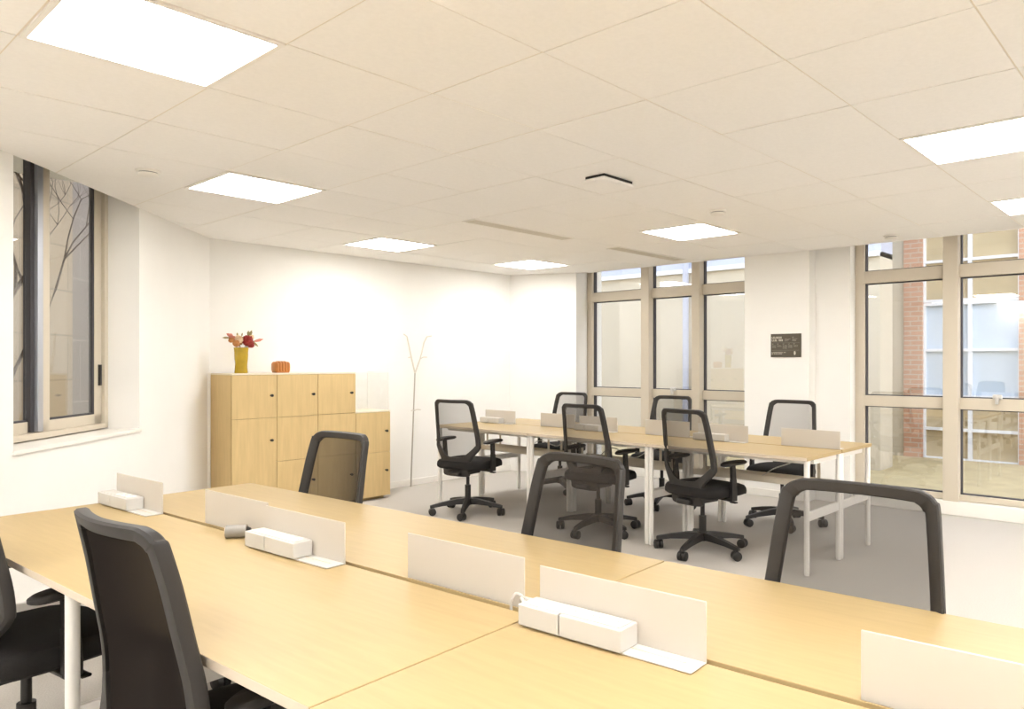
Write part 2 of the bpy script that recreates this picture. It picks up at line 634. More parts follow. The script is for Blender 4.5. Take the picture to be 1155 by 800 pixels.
# ------------------------------------------------------------------ ceiling fittings
LAB = ['large square ceiling light in the top left corner of the view',
       'square ceiling light between the first large light and the left window corner',
       'square ceiling light above the wood lockers, second closest to the back wall',
       'square ceiling light closest to the back corner and the three-pane window',
       'square ceiling light above the far bench desk in front of the wall sign',
       'large square ceiling light at the right edge of the view',
       'square ceiling light cut by the right edge, close to the right hand window'] + \
      ['recessed square ceiling light behind the viewpoint'] * 7
for n, (i, j) in enumerate(LIGHTS):
    u, v = GU0 + i * T, GV0 + j * T
    if n == 0:
        lt = thing('ceiling_light', LAB[n], 'ceiling light', (u + T / 2, v + T / 2, CH), 0, 'recessed square ceiling lights')
        b = NB()
        h = T / 2 - 0.004
        k = T / 2 - 0.022
        for a, c in (((-h, -h), (h, -k)), ((-h, k), (h, h)), ((-h, -k), (-k, k)), ((k, -k), (h, k))):
            add_box(b, (a[0], a[1], -0.006), (c[0], c[1], 0.012))
        obj('light_frame', b, M['trimw'], lt)
        b = NB()
        add_box(b, (-k, -k, -0.002), (k, k, 0.008))
        di = obj('diffuser', b, M['lamp'], lt)
        dim_me = di.data.copy()
        dim_me.materials[0] = M['lampdim']
        boost_me = di.data.copy()
        boost_me.materials[0] = M['lampboost']
    else:
        q = dup(lt, 'ceiling_light', (u + T / 2, v + T / 2, CH), 0, LAB[n])
        if n in (1, 2, 3) or n > 6:      # back panels weakened, unseen rear panels boosted, to even out the light
            for c in q.children:
                if c.name.startswith('diffuser'):
                    c.data = dim_me if n < 7 else boost_me

det0 = None
for n, (u, v, lab) in enumerate([(1.541, 4.47, 'round white smoke detector on the ceiling by the left window'),
                                 (4.53, 2.64, 'round white smoke detector on the ceiling just in front of a square light'),
                                 (6.36, 2.06, 'round white smoke detector on the ceiling next to the right hand window')]):
    if det0 is None:
        det0 = thing('smoke_detector', lab, 'smoke detector', (u, v, CH), 0, 'smoke detectors on the ceiling')
        b = NB()
        add_lathe(b, [(0.058, -0.012), (0.062, -0.006), (0.062, 0.0)], 28)
        obj('mounting_ring', b, M['trimw'], det0, smooth=True)
        b = NB()
        add_lathe(b, [(0.02, -0.034), (0.042, -0.032), (0.050, -0.026), (0.051, -0.016)], 28)
        obj('sensor_head', b, M['trimw'], det0, smooth=True)
        b = NB()
        add_lathe(b, [(0.046, -0.018), (0.046, -0.010)], 28)
        obj('sensor_slot', b, M['alud'], det0)
    else:
        dup(det0, 'smoke_detector', (u, v, CH), 0, lab)

ap = thing('access_point', 'white rounded wifi box on the ceiling with a dark gap along one edge', 'access point', (3.36, 2.675, CH))
b = NB()
add_box(b, (-0.14, -0.075, -0.030), (0.14, 0.075, -0.009), 0.009, 3)
obj('cover', b, M['ceil'], ap)
b = NB()
add_box(b, (-0.142, -0.077, -0.012), (0.12, 0.06, 0.0))  # black box standing in for the shadow in the gap above the cover
obj('shadow_gap', b, M['black'], ap)

vent0 = None
for u, lab in ((3.63, 'long slotted air vent in the middle of the ceiling'),
               (5.36, 'long slotted air vent in the ceiling closest to the window wall')):
    if vent0 is None:
        vent0 = thing('ceiling_vent', lab, 'vent', (u, 4.155, CH), 0, 'linear slot air vents')
        b = NB()
        ln, wd = 1.11, 0.145
        add_box(b, (0, 0, -0.004), (ln, 0.008, 0.006))
        add_box(b, (0, wd - 0.008, -0.004), (ln, wd, 0.006))
        add_box(b, (0, 0, -0.004), (0.01, wd, 0.006))
        add_box(b, (ln - 0.01, 0, -0.004), (ln, wd, 0.006))
        obj('vent_frame', b, M['trimw'], vent0)
        for k in range(6):
            b = NB()
            y = 0.018 + k * 0.0215
            vs = add_box(b, (0.01, y - 0.007, -0.0025), (ln - 0.01, y + 0.007, -0.0005))
            obj('slat', b, M['vent'], vent0)
        b = NB()
        add_box(b, (0.005, 0.004, 0.0), (ln - 0.005, wd - 0.004, 0.002))
        obj('vent_backing', b, M['cabseam'], vent0)
    else:
        dup(vent0, 'ceiling_vent', (u, 4.155, CH), 0, lab)

# ------------------------------------------------------------------ wall sign
sg = thing('wall_sign', 'small dark notice board with rows of white lettering on the white pillar', 'sign', (6.70, 3.154, 1.478))
b = NB()
add_box(b, (-0.012, -0.155, -0.113), (0, 0.155, 0.113), 0.002)
obj('sign_board', b, M['sign'], sg)


def glyphs(bm, x0, x1, z, h, wch=0.006, gap=0.0022, thick=0.35):
    """row of small block letters, x from the left edge of the sign as seen (v decreases)"""
    x = x0
    rnd = random.Random(int(x0 * 1e4 + z * 1e5))
    while x + wch < x1:
        if rnd.random() < 0.13:
            x += wch
            continue
        t = wch * thick
        kind = rnd.randrange(4)

        def bar(a, c, z0, z1):
            add_box(bm, (-0.0132, 0.155 - c, z0), (-0.0118, 0.155 - a, z1))
        bar(x, x + t, z, z + h)
        if kind in (0, 2):
            bar(x + wch - t, x + wch, z, z + h)
        if kind in (0, 1):
            bar(x, x + wch, z + h - t, z + h)
        if kind in (1, 3):
            bar(x, x + wch, z, z + t)
        if kind in (2, 1):
            bar(x, x + wch, z + h / 2 - t / 2, z + h / 2 + t / 2)
        x += wch + gap


b = NB()
glyphs(b, 0.012, 0.115, 0.066, 0.020, 0.012, 0.003, 0.42)
glyphs(b, 0.012, 0.135, 0.040, 0.020, 0.012, 0.003, 0.42)
obj('title_lettering', b, M['signtxt'], sg)
b = NB()
glyphs(b, 0.012, 0.160, -0.072, 0.009, 0.006, 0.0018, 0.42)
glyphs(b, 0.012, 0.118, -0.085, 0.009, 0.006, 0.0018, 0.42)
obj('lettering', b, M['signtxt'], sg)
b = NB()
for k, (r_, z_) in enumerate(((0.007, -0.062), (0.010, -0.074), (0.007, -0.086))):
    add_box(b, (-0.0132, 0.155 - 0.248 - r_, z_ - 0.006), (-0.0118, 0.155 - 0.248 + r_, z_ + 0.006))
obj('symbol', b, M['signtxt'], sg)
b = NB()
for k in range(3):
    glyphs(b, 0.145, 0.205 - k * 0.012, 0.058 - k * 0.009, 0.006, 0.0045, 0.0015, 0.4)
glyphs(b, 0.222, 0.245, 0.075, 0.007, 0.005, 0.0015, 0.4)
for k in range(3):
    glyphs(b, 0.222, 0.275 - k * 0.006, 0.060 - k * 0.009, 0.006, 0.0045, 0.0015, 0.4)
for c, x in enumerate((0.015, 0.068, 0.125, 0.182, 0.235)):
    glyphs(b, x, x + 0.014, 0.010, 0.009, 0.006, 0.0015, 0.4)
    for k in range((3, 2, 4, 3, 2)[c]):
        glyphs(b, x, x + 0.046, -0.004 - k * 0.009, 0.006, 0.0045, 0.0015, 0.4)
for z_ in (0.022, -0.052):
    add_box(b, (-0.0128, -0.14, z_ + 0.004), (-0.0118, 0.143, z_ + 0.0052))
obj('small_lettering', b, M['signdim'], sg)

# ------------------------------------------------------------------ lockers
CW = 0.381
U0c = 2.725
ROW = [0.035, 0.467, 0.845, 1.223]


def locker(col, z1, doors, label):
    """one column of lockers; doors: list of (row0,row1, knob z)"""
    x0 = U0c + col * CW
    r = thing('locker_unit', label, 'locker', (x0, 6.50, 0), 0, 'columns of pale wood lockers')
    b = NB()
    add_box(b, (0.0005, -0.38, 0.03), (CW - 0.0005, 0, z1 - 0.014))
    obj('locker_body', b, M['cab'], r)
    b = NB()
    add_box(b, (0.0, -0.402, z1 - 0.013), (CW, 0, z1), 0.001)
    obj('locker_top', b, M['ctop'], r)
    b = NB()
    add_box(b, (0.03, -0.33, 0.0), (CW - 0.03, -0.03, 0.03))
    obj('plinth', b, M['cabseam'], r)
    b = NB()
    add_box(b, (0.002, -0.3845, 0.03), (CW - 0.002, -0.38, z1 - 0.014))
    obj('door_recess', b, M['cabseam'], r)
    for z0, zz, kz in doors:
        b = NB()
        add_box(b, (0.0022, -0.401, z0 + 0.0015), (CW - 0.0022, -0.385, min(zz, z1 - 0.0145) - 0.0015), 0.001)
        d = obj('locker_door', b, M['cab'], r)
        b = NB()
        add_cyl(b, (CW - 0.055, -0.400, kz), (CW - 0.055, -0.424, kz), 0.007, 0.007, 12)
        add_cyl(b, (CW - 0.055, -0.424, kz), (CW - 0.055, -0.434, kz), 0.012, 0.011, 14)
        obj('knob', b, M['black'], d, smooth=True)
    return r


k1, k2, k3 = 1.034, 0.655, 0.277
locker(0, 1.223, [(0.845, 1.223, k1), (0.032, 0.845, k2)], 'tall pale wood locker column under the mustard vase, with a long lower door')
locker(1, 1.223, [(0.845, 1.223, k1), (0.467, 0.845, k2), (0.032, 0.467, k3)], 'pale wood locker column of three doors under the orange ribbed pot')
locker(2, 1.223, [(0.845, 1.223, k1), (0.467, 0.845, k2), (0.032, 0.467, k3)], 'last full height pale wood locker column, beside the lower one')
locker(3, 0.852, [(0.452, 0.852, k2), (0.032, 0.452, k3)], 'low two-door pale wood locker column at the right end of the row')
b = NB()
add_box(b, (2.695, 6.50, 0), (2.724, 6.522, 1.225), 0.002)
tag(obj('filler_strip', b, M['trimw']), 'narrow white strip between the locker row and the room corner', 'panel')

# clear acrylic box on the low locker
ab = thing('acrylic_box', 'clear open-topped acrylic box standing on the low locker column', 'box', (U0c + 3 * CW + 0.006, 6.11, 0.8525))
b = NB()
W_, D_, H_ = 0.365, 0.36, 0.365
for a, c in (((0, 0, 0), (W_, 0.004, H_)), ((0, D_ - 0.004, 0), (W_, D_, H_)), ((0, 0.004, 0), (0.004, D_ - 0.004, H_)), ((W_ - 0.004, 0.004, 0), (W_, D_ - 0.004, H_))):
    add_box(b, a, c)
obj('acrylic_sides', b, M['acr'], ab)
b = NB()
for (x, y) in ((0, 0), (W_ - 0.006, 0), (0, D_ - 0.006), (W_ - 0.006, D_ - 0.006)):
    add_box(b, (x - 0.0005, y - 0.0005, 0), (x + 0.0065, y + 0.0065, H_))
add_box(b, (0, -0.0005, H_ - 0.004), (W_, 0.0045, H_ + 0.002))
add_box(b, (0, D_ - 0.0045, H_ - 0.004), (W_, D_ + 0.0005, H_ + 0.002))
add_box(b, (-0.0005, 0, H_ - 0.004), (0.0045, D_, H_ + 0.002))
add_box(b, (W_ - 0.0045, 0, H_ - 0.004), (W_ + 0.0005, D_, H_ + 0.002))
obj('polished_edges', b, M['trimw'], ab)

# ------------------------------------------------------------------ vase with flowers, ribbed pot
vx, vy, vz = 2.893, 6.30, 1.223
v = thing('vase', 'tall mustard yellow glazed vase of dried flowers on the lockers', 'vase', (vx, vy, vz))
b = NB()
add_lathe(b, [(0.050, 0.0), (0.0525, 0.006), (0.0515, 0.03), (0.052, 0.06), (0.052, 0.09), (0.053, 0.12), (0.053, 0.15), (0.052, 0.18), (0.055, 0.218),
              (0.050, 0.218), (0.047, 0.18), (0.045, 0.12)], 48, twist=5.0, ribs=4, amp=0.06)
obj('vase_body', b, M['vase'], v, smooth=True)


def bloom(bm, c, r, n, rnd, up=0.4):
    """ball of cupped petals"""
    c = Vector(c)
    for k in range(n):
        a = rnd.uniform(0, 2 * pi)
        el = rnd.uniform(-0.5, 1.4)
        d = Vector((cos(a) * cos(el), sin(a) * cos(el), sin(el)))
        s = d.cross(Vector((0, 0, 1))).normalized() if abs(d.z) < 0.98 else Vector((1, 0, 0))
        t = d.cross(s).normalized()
        p = c + d * r * rnd.uniform(0.35, 0.8)
        w = r * rnd.uniform(0.35, 0.55)
        pts = []
        for i in range(3):
            for j in range(3):
                x, y = (i - 1) * w * (1 - 0.25 * (j == 2)), (j - 1) * w * 1.1
                z = -0.55 * (x * x + y * y) / w
                pts.append(bm.verts.new(p + s * x + t * y + d * z))
        for i in range(2):
            for j in range(2):
                q = [pts[i * 3 + j], pts[i * 3 + j + 1], pts[(i + 1) * 3 + j + 1], pts[(i + 1) * 3 + j]]
                bm.faces.new(q)


def leafpair(bm, p, q, w):
    p, q = Vector(p), Vector(q)
    d = q - p
    s = d.cross(Vector((0.2, 1, 0.1))).normalized() * w
    up = Vector((0, -1, 0.2)) * w * 0.4
    a = [bm.verts.new(x) for x in (p, p + d * 0.3 + s * 0.8, p + d * 0.65 + s, q, p + d * 0.65 - s, p + d * 0.3 - s * 0.8)]
    m1, m2 = bm.verts.new(p + d * 0.3 + up), bm.verts.new(p + d * 0.65 + up)
    bm.faces.new((a[0], a[1], m1)); bm.faces.new((a[1], a[2], m2, m1)); bm.faces.new((a[2], a[3], m2))
    bm.faces.new((a[0], m1, a[5])); bm.faces.new((m1, m2, a[4], a[5])); bm.faces.new((m2, a[3], a[4]))


rnd = random.Random(3)
# image-right is +u (mostly) for things on the lockers
FL = [('redf', (0.040, -0.03, 0.275), 0.066, 70, 'dark red flower'), ('cream', (-0.030, -0.02, 0.285), 0.052, 44, 'cream flower'),
      ('cream', (0.085, 0.0, 0.305), 0.036, 26, 'cream flower'), ('ochref', (-0.055, -0.03, 0.250), 0.044, 40, 'rust coloured flower'),
      ('pinkf', (-0.095, -0.01, 0.315), 0.028, 20, 'dusty pink flower'), ('ochref', (0.0, 0.03, 0.27), 0.045, 30, 'rust coloured flower'),
      ('redf', (0.072, -0.02, 0.245), 0.045, 34, 'dark red flower'), ('ochref', (-0.085, -0.01, 0.280), 0.036, 26, 'rust coloured flower'),
      ('pinkf', (-0.070, 0.0, 0.295), 0.032, 22, 'dusty pink flower')]
fl = thing('flower_bunch', 'bunch of dried flowers, dark red, cream and pink, standing in the mustard vase', 'flowers', (vx, vy, vz))
for m_, c, r, n, lab in FL:
    b = NB()
    bloom(b, c, r, n, rnd)
    obj('flower', b, M[m_], fl)['label'] = lab
    b = NB()
    add_tube(b, [(c[0] * 0.15, c[1] * 0.15, 0.14), (c[0] * 0.45, c[1] * 0.4, 0.21), (c[0], c[1], c[2])], 0.0022, 6)
    obj('stem', b, M['leaf'], fl)
for p, q, w, m_ in [((0.10, 0, 0.27), (0.195, 0, 0.295), 0.013, 'pinkf'), ((0.08, -0.02, 0.28), (0.135, -0.03, 0.225), 0.009, 'leaf'),
                    ((0.06, 0, 0.31), (0.062, 0, 0.365), 0.011, 'leaf'), ((0.07, 0, 0.31), (0.092, 0, 0.37), 0.012, 'leaf'),
                    ((-0.03, 0, 0.31), (-0.035, 0, 0.345), 0.008, 'leaf'), ((0.005, 0, 0.31), (0.01, 0, 0.345), 0.006, 'leaf'),
                    ((-0.09, 0, 0.30), (-0.16, 0, 0.298), 0.009, 'leaf'), ((-0.08, 0, 0.31), (-0.125, 0, 0.335), 0.012, 'pinkf')]:
    b = NB()
    leafpair(b, p, q, w)
    obj('leaf', b, M[m_], fl)
b = NB()
add_tube(b, [(0.01, 0, 0.15), (0.05, 0, 0.26), (0.12, 0, 0.28), (0.15, 0, 0.285)], 0.002, 6)
obj('stem', b, M['leaf'], fl)

rp = thing('ribbed_pot', 'small orange ribbed ceramic pot on the lockers right of the vase', 'pot', (3.243, 6.30, 1.223))
b = NB()
for k in range(5):
    x = (k - 2) * 0.0258
    prof = []
    for a in range(13):
        t = pi * a / 12
        prof.append((cos(t), sin(t)))
    hh = 0.104 if k in (1, 2, 3) else 0.098
    g_ = bmesh.ops.create_uvsphere(b, u_segments=20, v_segments=14, radius=1.0)
    for q in g_['verts']:
        s_ = (abs(q.co.x) ** 1.0)
        z = q.co.z
        q.co = Vector((x + q.co.x * 0.019,
                       math.copysign(abs(q.co.y) ** 0.6, q.co.y) * 0.055,
                       0.0005 + (math.copysign(abs(z) ** 0.5, z) + 1) * 0.5 * hh))
obj('pot_body', b, M['terra'], rp, smooth=True)
b = NB()
add_box(b, (-0.060, -0.045, 0.0), (0.060, 0.045, 0.035), 0.006, 2)
obj('pot_foot', b, M['terra'], rp)

# ------------------------------------------------------------------ coat stand leaning at the back wall
cs = thing('coat_stand', 'slender twig-like coat stand leaning against the white back wall', 'coat stand', (4.74, 6.44, 0))
b = NB()
add_tube(b, [(0, 0, 0.004), (0.035, 0.012, 0.6), (0.075, 0.03, 1.20)], [0.008, 0.0075, 0.007], 10)
obj('pole', b, M['pole'], cs, smooth=True)['label'] = 'pale grey metal lower pole'
for pts in ([(0.076, 0.03, 1.20), (0.03, 0.03, 1.36), (-0.01, 0.03, 1.52), (-0.03, 0.025, 1.585), (-0.075, 0.02, 1.61)],
            [(0.076, 0.03, 1.20), (0.145, 0.03, 1.36), (0.195, 0.03, 1.53), (0.23, 0.025, 1.59), (0.285, 0.02, 1.60)]):
    b = NB()
    add_tube(b, pts, [0.008, 0.008, 0.0075, 0.007, 0.006], 8)
    obj('branch', b, M['twig'], cs, smooth=True)
for pts in ([(0.032, 0.03, 1.35), (0.01, 0.01, 1.37), (-0.03, 0.0, 1.365)], [(0.142, 0.03, 1.35), (0.17, 0.01, 1.37), (0.21, 0, 1.37)],
            [(0.048, 0.02, 0.80), (0.03, 0, 0.815), (0.0, -0.01, 0.805)], [(0.05, 0.02, 0.80), (0.08, 0, 0.815), (0.12, -0.01, 0.81)]):
    b = NB()
    add_tube(b, pts, 0.005, 8)
    obj('peg', b, M['twig'], cs, smooth=True)


# ------------------------------------------------------------------ chairs
def back_y(x, z):
    if z >= 0.5:
        y = -0.180 - 0.08 * (z - 0.5)
    else:
        y = -0.180 + 0.10 * (0.5 - z) + 0.5 * (0.5 - z) ** 2
    y += 0.045 * (x / 0.22) ** 2 * min(1, max(0.3, (z - 0.36) / 0.2))
    y += 0.012 * math.exp(-((z - 0.66) / 0.12) ** 2)
    y -= 0.014 * math.exp(-((z - 1.0) / 0.10) ** 2)
    return y


OUT = [(0, 1.0), (0.130, 1.0), (0.163, 0.9965), (0.191, 0.979), (0.206, 0.935), (0.232, 0.64), (0.225, 0.575), (0.158, 0.49), (0.135, 0.40), (0.126, 0.350), (0, 0.342)]
INN = [(0, 0.970), (0.122, 0.970), (0.144, 0.967), (0.162, 0.953), (0.173, 0.915), (0.198, 0.645), (0.188, 0.602), (0.128, 0.545), (0.090, 0.518), (0.05, 0.508), (0, 0.507)]


def crom(pts, n=9):
    P = [(-pts[1][0], pts[1][1])] + list(pts) + [(-pts[-2][0], pts[-2][1])]
    out = []
    for i in range(1, len(P) - 2):
        p0, p1, p2, p3 = [Vector(q) for q in P[i - 1:i + 3]]
        for k in range(n):
            t = k / n
            out.append(0.5 * ((2 * p1) + (-p0 + p2) * t + (2 * p0 - 5 * p1 + 4 * p2 - p3) * t * t + (-p0 + 3 * p1 - 3 * p2 + p3) * t ** 3))
    out.append(Vector(pts[-1]))
    return out


def full_loop(pts):
    h = crom(pts)
    return h + [Vector((-p.x, p.y)) for p in h[-2:0:-1]]


def ring_mesh():
    bm = NB()
    o, i = full_loop(OUT), full_loop(INN)
    n = len(o)
    rows = []
    for k in range(n):
        po, pi_ = o[k], i[k]
        row = []
        # section: rounded band, 0.030 deep
        wid = (po - pi_).length
        r = 0.006
        for f, dy in ((0.0, 0.009), (0.12, 0.015), (0.88, 0.012), (1.0, 0.007), (1.0, -0.006), (0.85, -0.010), (0.15, -0.014), (0.0, -0.008)):
            p = po.lerp(pi_, f)
            row.append(bm.verts.new((p.x, back_y(p.x, p.y) + dy, p.y)))
        rows.append(row)
    m_ = len(rows[0])
    for k in range(n):
        for q in range(m_):
            bm.faces.new((rows[k][q], rows[k][(q + 1) % m_], rows[(k + 1) % n][(q + 1) % m_], rows[(k + 1) % n][q]))
    return bm


def net_mesh():
    bm = NB()
    i = full_loop([(a * 1.03, z + (0.006 if z > 0.8 else -0.006)) for a, z in INN])
    n = len(i)
    c = Vector((0, 0.76))
    rings = []
    for f in (1.0, 0.85, 0.68, 0.5, 0.3, 0.12):
        rings.append([bm.verts.new((c.x + (p.x - c.x) * f, back_y((p.x) * f, c.y + (p.y - c.y) * f) + 0.002, c.y + (p.y - c.y) * f)) for p in i])
    for a in range(len(rings) - 1):
        for k in range(n):
            bm.faces.new((rings[a][k], rings[a][(k + 1) % n], rings[a + 1][(k + 1) % n], rings[a + 1][k]))
    cv = bm.verts.new((0, back_y(0, c.y) + 0.002, c.y))
    for k in range(n):
        bm.faces.new((rings[-1][k], rings[-1][(k + 1) % n], cv))
    return bm


def seat_mesh():
    """rounded cushion with a waterfall front"""
    bm = NB()
    nx = 40
    layers = [(0.80, 0.400), (0.93, 0.404), (0.99, 0.416), (1.0, 0.436), (0.985, 0.458), (0.94, 0.472), (0.80, 0.480), (0.5, 0.480), (0.15, 0.478)]
    rings = []
    for f, z in layers:
        ring = []
        for k in range(nx):
            a = 2 * pi * k / nx
            ca, sa = cos(a), sin(a)
            x = math.copysign(abs(ca) ** 0.45, ca) * 0.245
            y = math.copysign(abs(sa) ** 0.5, sa) * 0.235
            x *= 1.0 - 0.06 * max(0, y / 0.235)
            yy = y * f + 0.035
            dz = -0.028 * max(0, (yy - 0.14) / 0.13) ** 2 if z > 0.41 else 0
            ring.append(bm.verts.new((x * f, yy, z + dz)))
        rings.append(ring)
    for a in range(len(rings) - 1):
        for k in range(nx):
            bm.faces.new((rings[a][k], rings[a][(k + 1) % nx], rings[a + 1][(k + 1) % nx], rings[a + 1][k]))
    bm.faces.new(rings[0][::-1])
    bm.faces.new(rings[-1])
    return bm


def base_mesh():
    bm = NB()
    add_lathe(bm, [(0.030, 0.075), (0.040, 0.082), (0.042, 0.125), (0.030, 0.140)], 20)
    for k in range(5):
        a = 2 * pi * k / 5
        d = Vector((cos(a), sin(a), 0))
        s = Vector((-sin(a), cos(a), 0))
        rows = []
        for r, w_, zt, zb in ((0.02, 0.028, 0.135, 0.085), (0.10, 0.027, 0.130, 0.085), (0.22, 0.022, 0.110, 0.078), (0.30, 0.018, 0.092, 0.066), (0.325, 0.013, 0.086, 0.066)):
            rows.append([bm.verts.new(d * r + s * w_ + Vector((0, 0, zb))), bm.verts.new(d * r + s * w_ * 0.75 + Vector((0, 0, zt))),
                         bm.verts.new(d * r - s * w_ * 0.75 + Vector((0, 0, zt))), bm.verts.new(d * r - s * w_ + Vector((0, 0, zb)))])
        for i in range(4):
            for q in range(4):
                bm.faces.new((rows[i][q], rows[i][(q + 1) % 4], rows[i + 1][(q + 1) % 4], rows[i + 1][q]))
        bm.faces.new(rows[0][::-1])
        bm.faces.new(rows[-1])
    return bm


def caster_mesh():
    bm = NB()
    for s in (-1, 1):
        y0, y1 = s * 0.005, s * 0.027
        add_cyl(bm, (0.006, y0, 0.0315), (0.006, y1, 0.0315), 0.0312, 0.0312, 24)
        add_cyl(bm, (0.006, y1, 0.0315), (0.006, s * 0.032, 0.0315), 0.0312, 0.022, 24)
    add_cyl(bm, (0, 0, 0.0315), (0, 0, 0.070), 0.009, 0.009, 10)
    add_box(bm, (-0.012, -0.006, 0.034), (0.016, 0.006, 0.060), 0.003)
    return bm


def arm_post_mesh(s):
    bm = NB()
    # horizontal bracket under the seat then the upright, slightly flared
    add_box(bm, (min(s * 0.14, s * 0.272), -0.015, 0.385), (max(s * 0.14, s * 0.272), 0.040, 0.402), 0.004)
    rows = []
    for z, w_, off in ((0.385, 0.026, 0.0), (0.42, 0.027, 0.0), (0.53, 0.024, -0.004), (0.53, 0.020, -0.004), (0.630, 0.019, -0.010)):
        rows.append([bm.verts.new((s * 0.262 + a * 0.011, 0.013 + off + c * w_, z)) for a, c in ((-1, -1), (1, -1), (1, 1), (-1, 1))])
    for i in range(len(rows) - 1):
        for q in range(4):
            bm.faces.new((rows[i][q], rows[i][(q + 1) % 4], rows[i + 1][(q + 1) % 4], rows[i + 1][q]))
    bm.faces.new(rows[0][::-1])
    bm.faces.new(rows[-1])
    return bm


def arm_pad_mesh(s):
    bm = NB()
    n = 28
    rings = []
    for f, z in ((0.86, 0.628), (1.0, 0.634), (1.0, 0.645), (0.9, 0.652), (0.4, 0.654)):
        rings.append([bm.verts.new((s * 0.258 + math.copysign(abs(cos(2 * pi * k / n)) ** 0.7, cos(2 * pi * k / n)) * 0.042 * f,
                                    0.02 + math.copysign(abs(sin(2 * pi * k / n)) ** 0.7, sin(2 * pi * k / n)) * 0.118 * f,
                                    z - 0.008 * max(0, -sin(2 * pi * k / n)) * f)) for k in range(n)])
    for a in range(len(rings) - 1):
        for k in range(n):
            bm.faces.new((rings[a][k], rings[a][(k + 1) % n], rings[a + 1][(k + 1) % n], rings[a + 1][k]))
    bm.faces.new(rings[0][::-1])
    bm.faces.new(rings[-1])
    return bm


CG = 'black mesh-backed office chairs'


def make_chair(label, loc, rotz, net='mesh'):
    r = thing('office_chair', label, 'chair', loc, rotz, CG)
    ba = obj('base', base_mesh(), M['black'], r, smooth=True)
    for k in range(5):
        a = 2 * pi * k / 5
        c = obj('caster', caster_mesh(), M['black'], ba, smooth=True, loc=(cos(a) * 0.312, sin(a) * 0.312, 0))
        c.rotation_euler = (0, 0, a + 0.9 + k * 1.1)
    b = NB()
    add_cyl(b, (0, 0, 0.13), (0, 0, 0.25), 0.026, 0.026, 18)
    obj('column_sleeve', b, M['black'], r, smooth=True)
    b = NB()
    add_cyl(b, (0, 0, 0.25), (0, 0, 0.36), 0.015, 0.015, 16)
    obj('gas_column', b, M['black'], r, smooth=True)
    b = NB()
    add_box(b, (-0.065, -0.13, 0.345), (0.065, 0.10, 0.399), 0.012, 2)
    add_box(b, (-0.060, -0.205, 0.350), (0.060, -0.12, 0.388), 0.010, 2)
    obj('tilt_mechanism', b, M['black'], r)
    b = NB()
    add_tube(b, [(0.06, 0.05, 0.375), (0.16, 0.055, 0.372), (0.235, 0.06, 0.366)], 0.005, 8)
    add_box(b, (0.20, 0.045, 0.360), (0.25, 0.075, 0.370), 0.003)
    obj('lever', b, M['black'], r)
    obj('seat', seat_mesh(), M['seat'], r, smooth=True)
    obj('back_frame', ring_mesh(), M['frame'], r, smooth=True)
    obj('mesh_panel', net_mesh(), M[net], r, smooth=True)
    for s in (-1, 1):
        p = obj('arm_post', arm_post_mesh(s), M['black'], r, bevel=0.003)
        obj('arm_pad', arm_pad_mesh(s), M['black'], p, smooth=True)
    return r


def place(proto, u, v, face, baserot, label):
    """face: world angle the chair looks towards (degrees)"""
    rz = radians(face) - pi / 2
    r = dup(proto, 'office_chair', (u, v, 0), rz, label)
    for c in r.children:
        if c.name.startswith('base'):
            c.rotation_euler = (0, 0, radians(baserot) - rz)
    return r


ch0 = make_chair('black mesh chair at the left end of the far bench, nearest the coat stand', (4.25, 4.957, 0), radians(11) - pi / 2)
for c in ch0.children:
    if c.name.startswith('base'):
        c.rotation_euler = (0, 0, radians(5) - ch0.rotation_euler.z)
place(ch0, 4.46, 3.66, 0, 42, 'black mesh chair on the near side of the far bench, middle of three')
place(ch0, 4.46, 2.72, -10, 42, 'black mesh chair on the near side of the far bench, five-star base fully visible')
place(ch0, 5.63, 5.13, 183, 20, 'black mesh chair behind the far bench, leftmost of three facing the camera')
place(ch0, 5.65, 3.88, 183, 60, 'black mesh chair behind the far bench, in front of the three-pane window')
place(ch0, 5.62, 2.68, 181, 3, 'black mesh chair behind the far bench, in front of the white pillar')
chn = make_chair('black mesh chair behind the front bench, in front of the wood lockers', (1.62, 2.98, 0), radians(183) - pi / 2, 'nmesh')
place(chn, 1.70, 1.65, 176, 30, 'black mesh chair behind the front bench, other chairs seen through its back')
place(chn, 1.72, 0.705, 181, 15, 'large black mesh chair behind the front bench at the right, carpet seen through it')
ch1 = make_chair('black chair with dense mesh back seen from behind, closest to the camera', (0.735, 1.74, 0), radians(3) - pi / 2, 'dmesh')
place(ch1, 0.63, 2.84, 9, 40, 'black chair cut by the left edge of the view, behind the white desk leg')


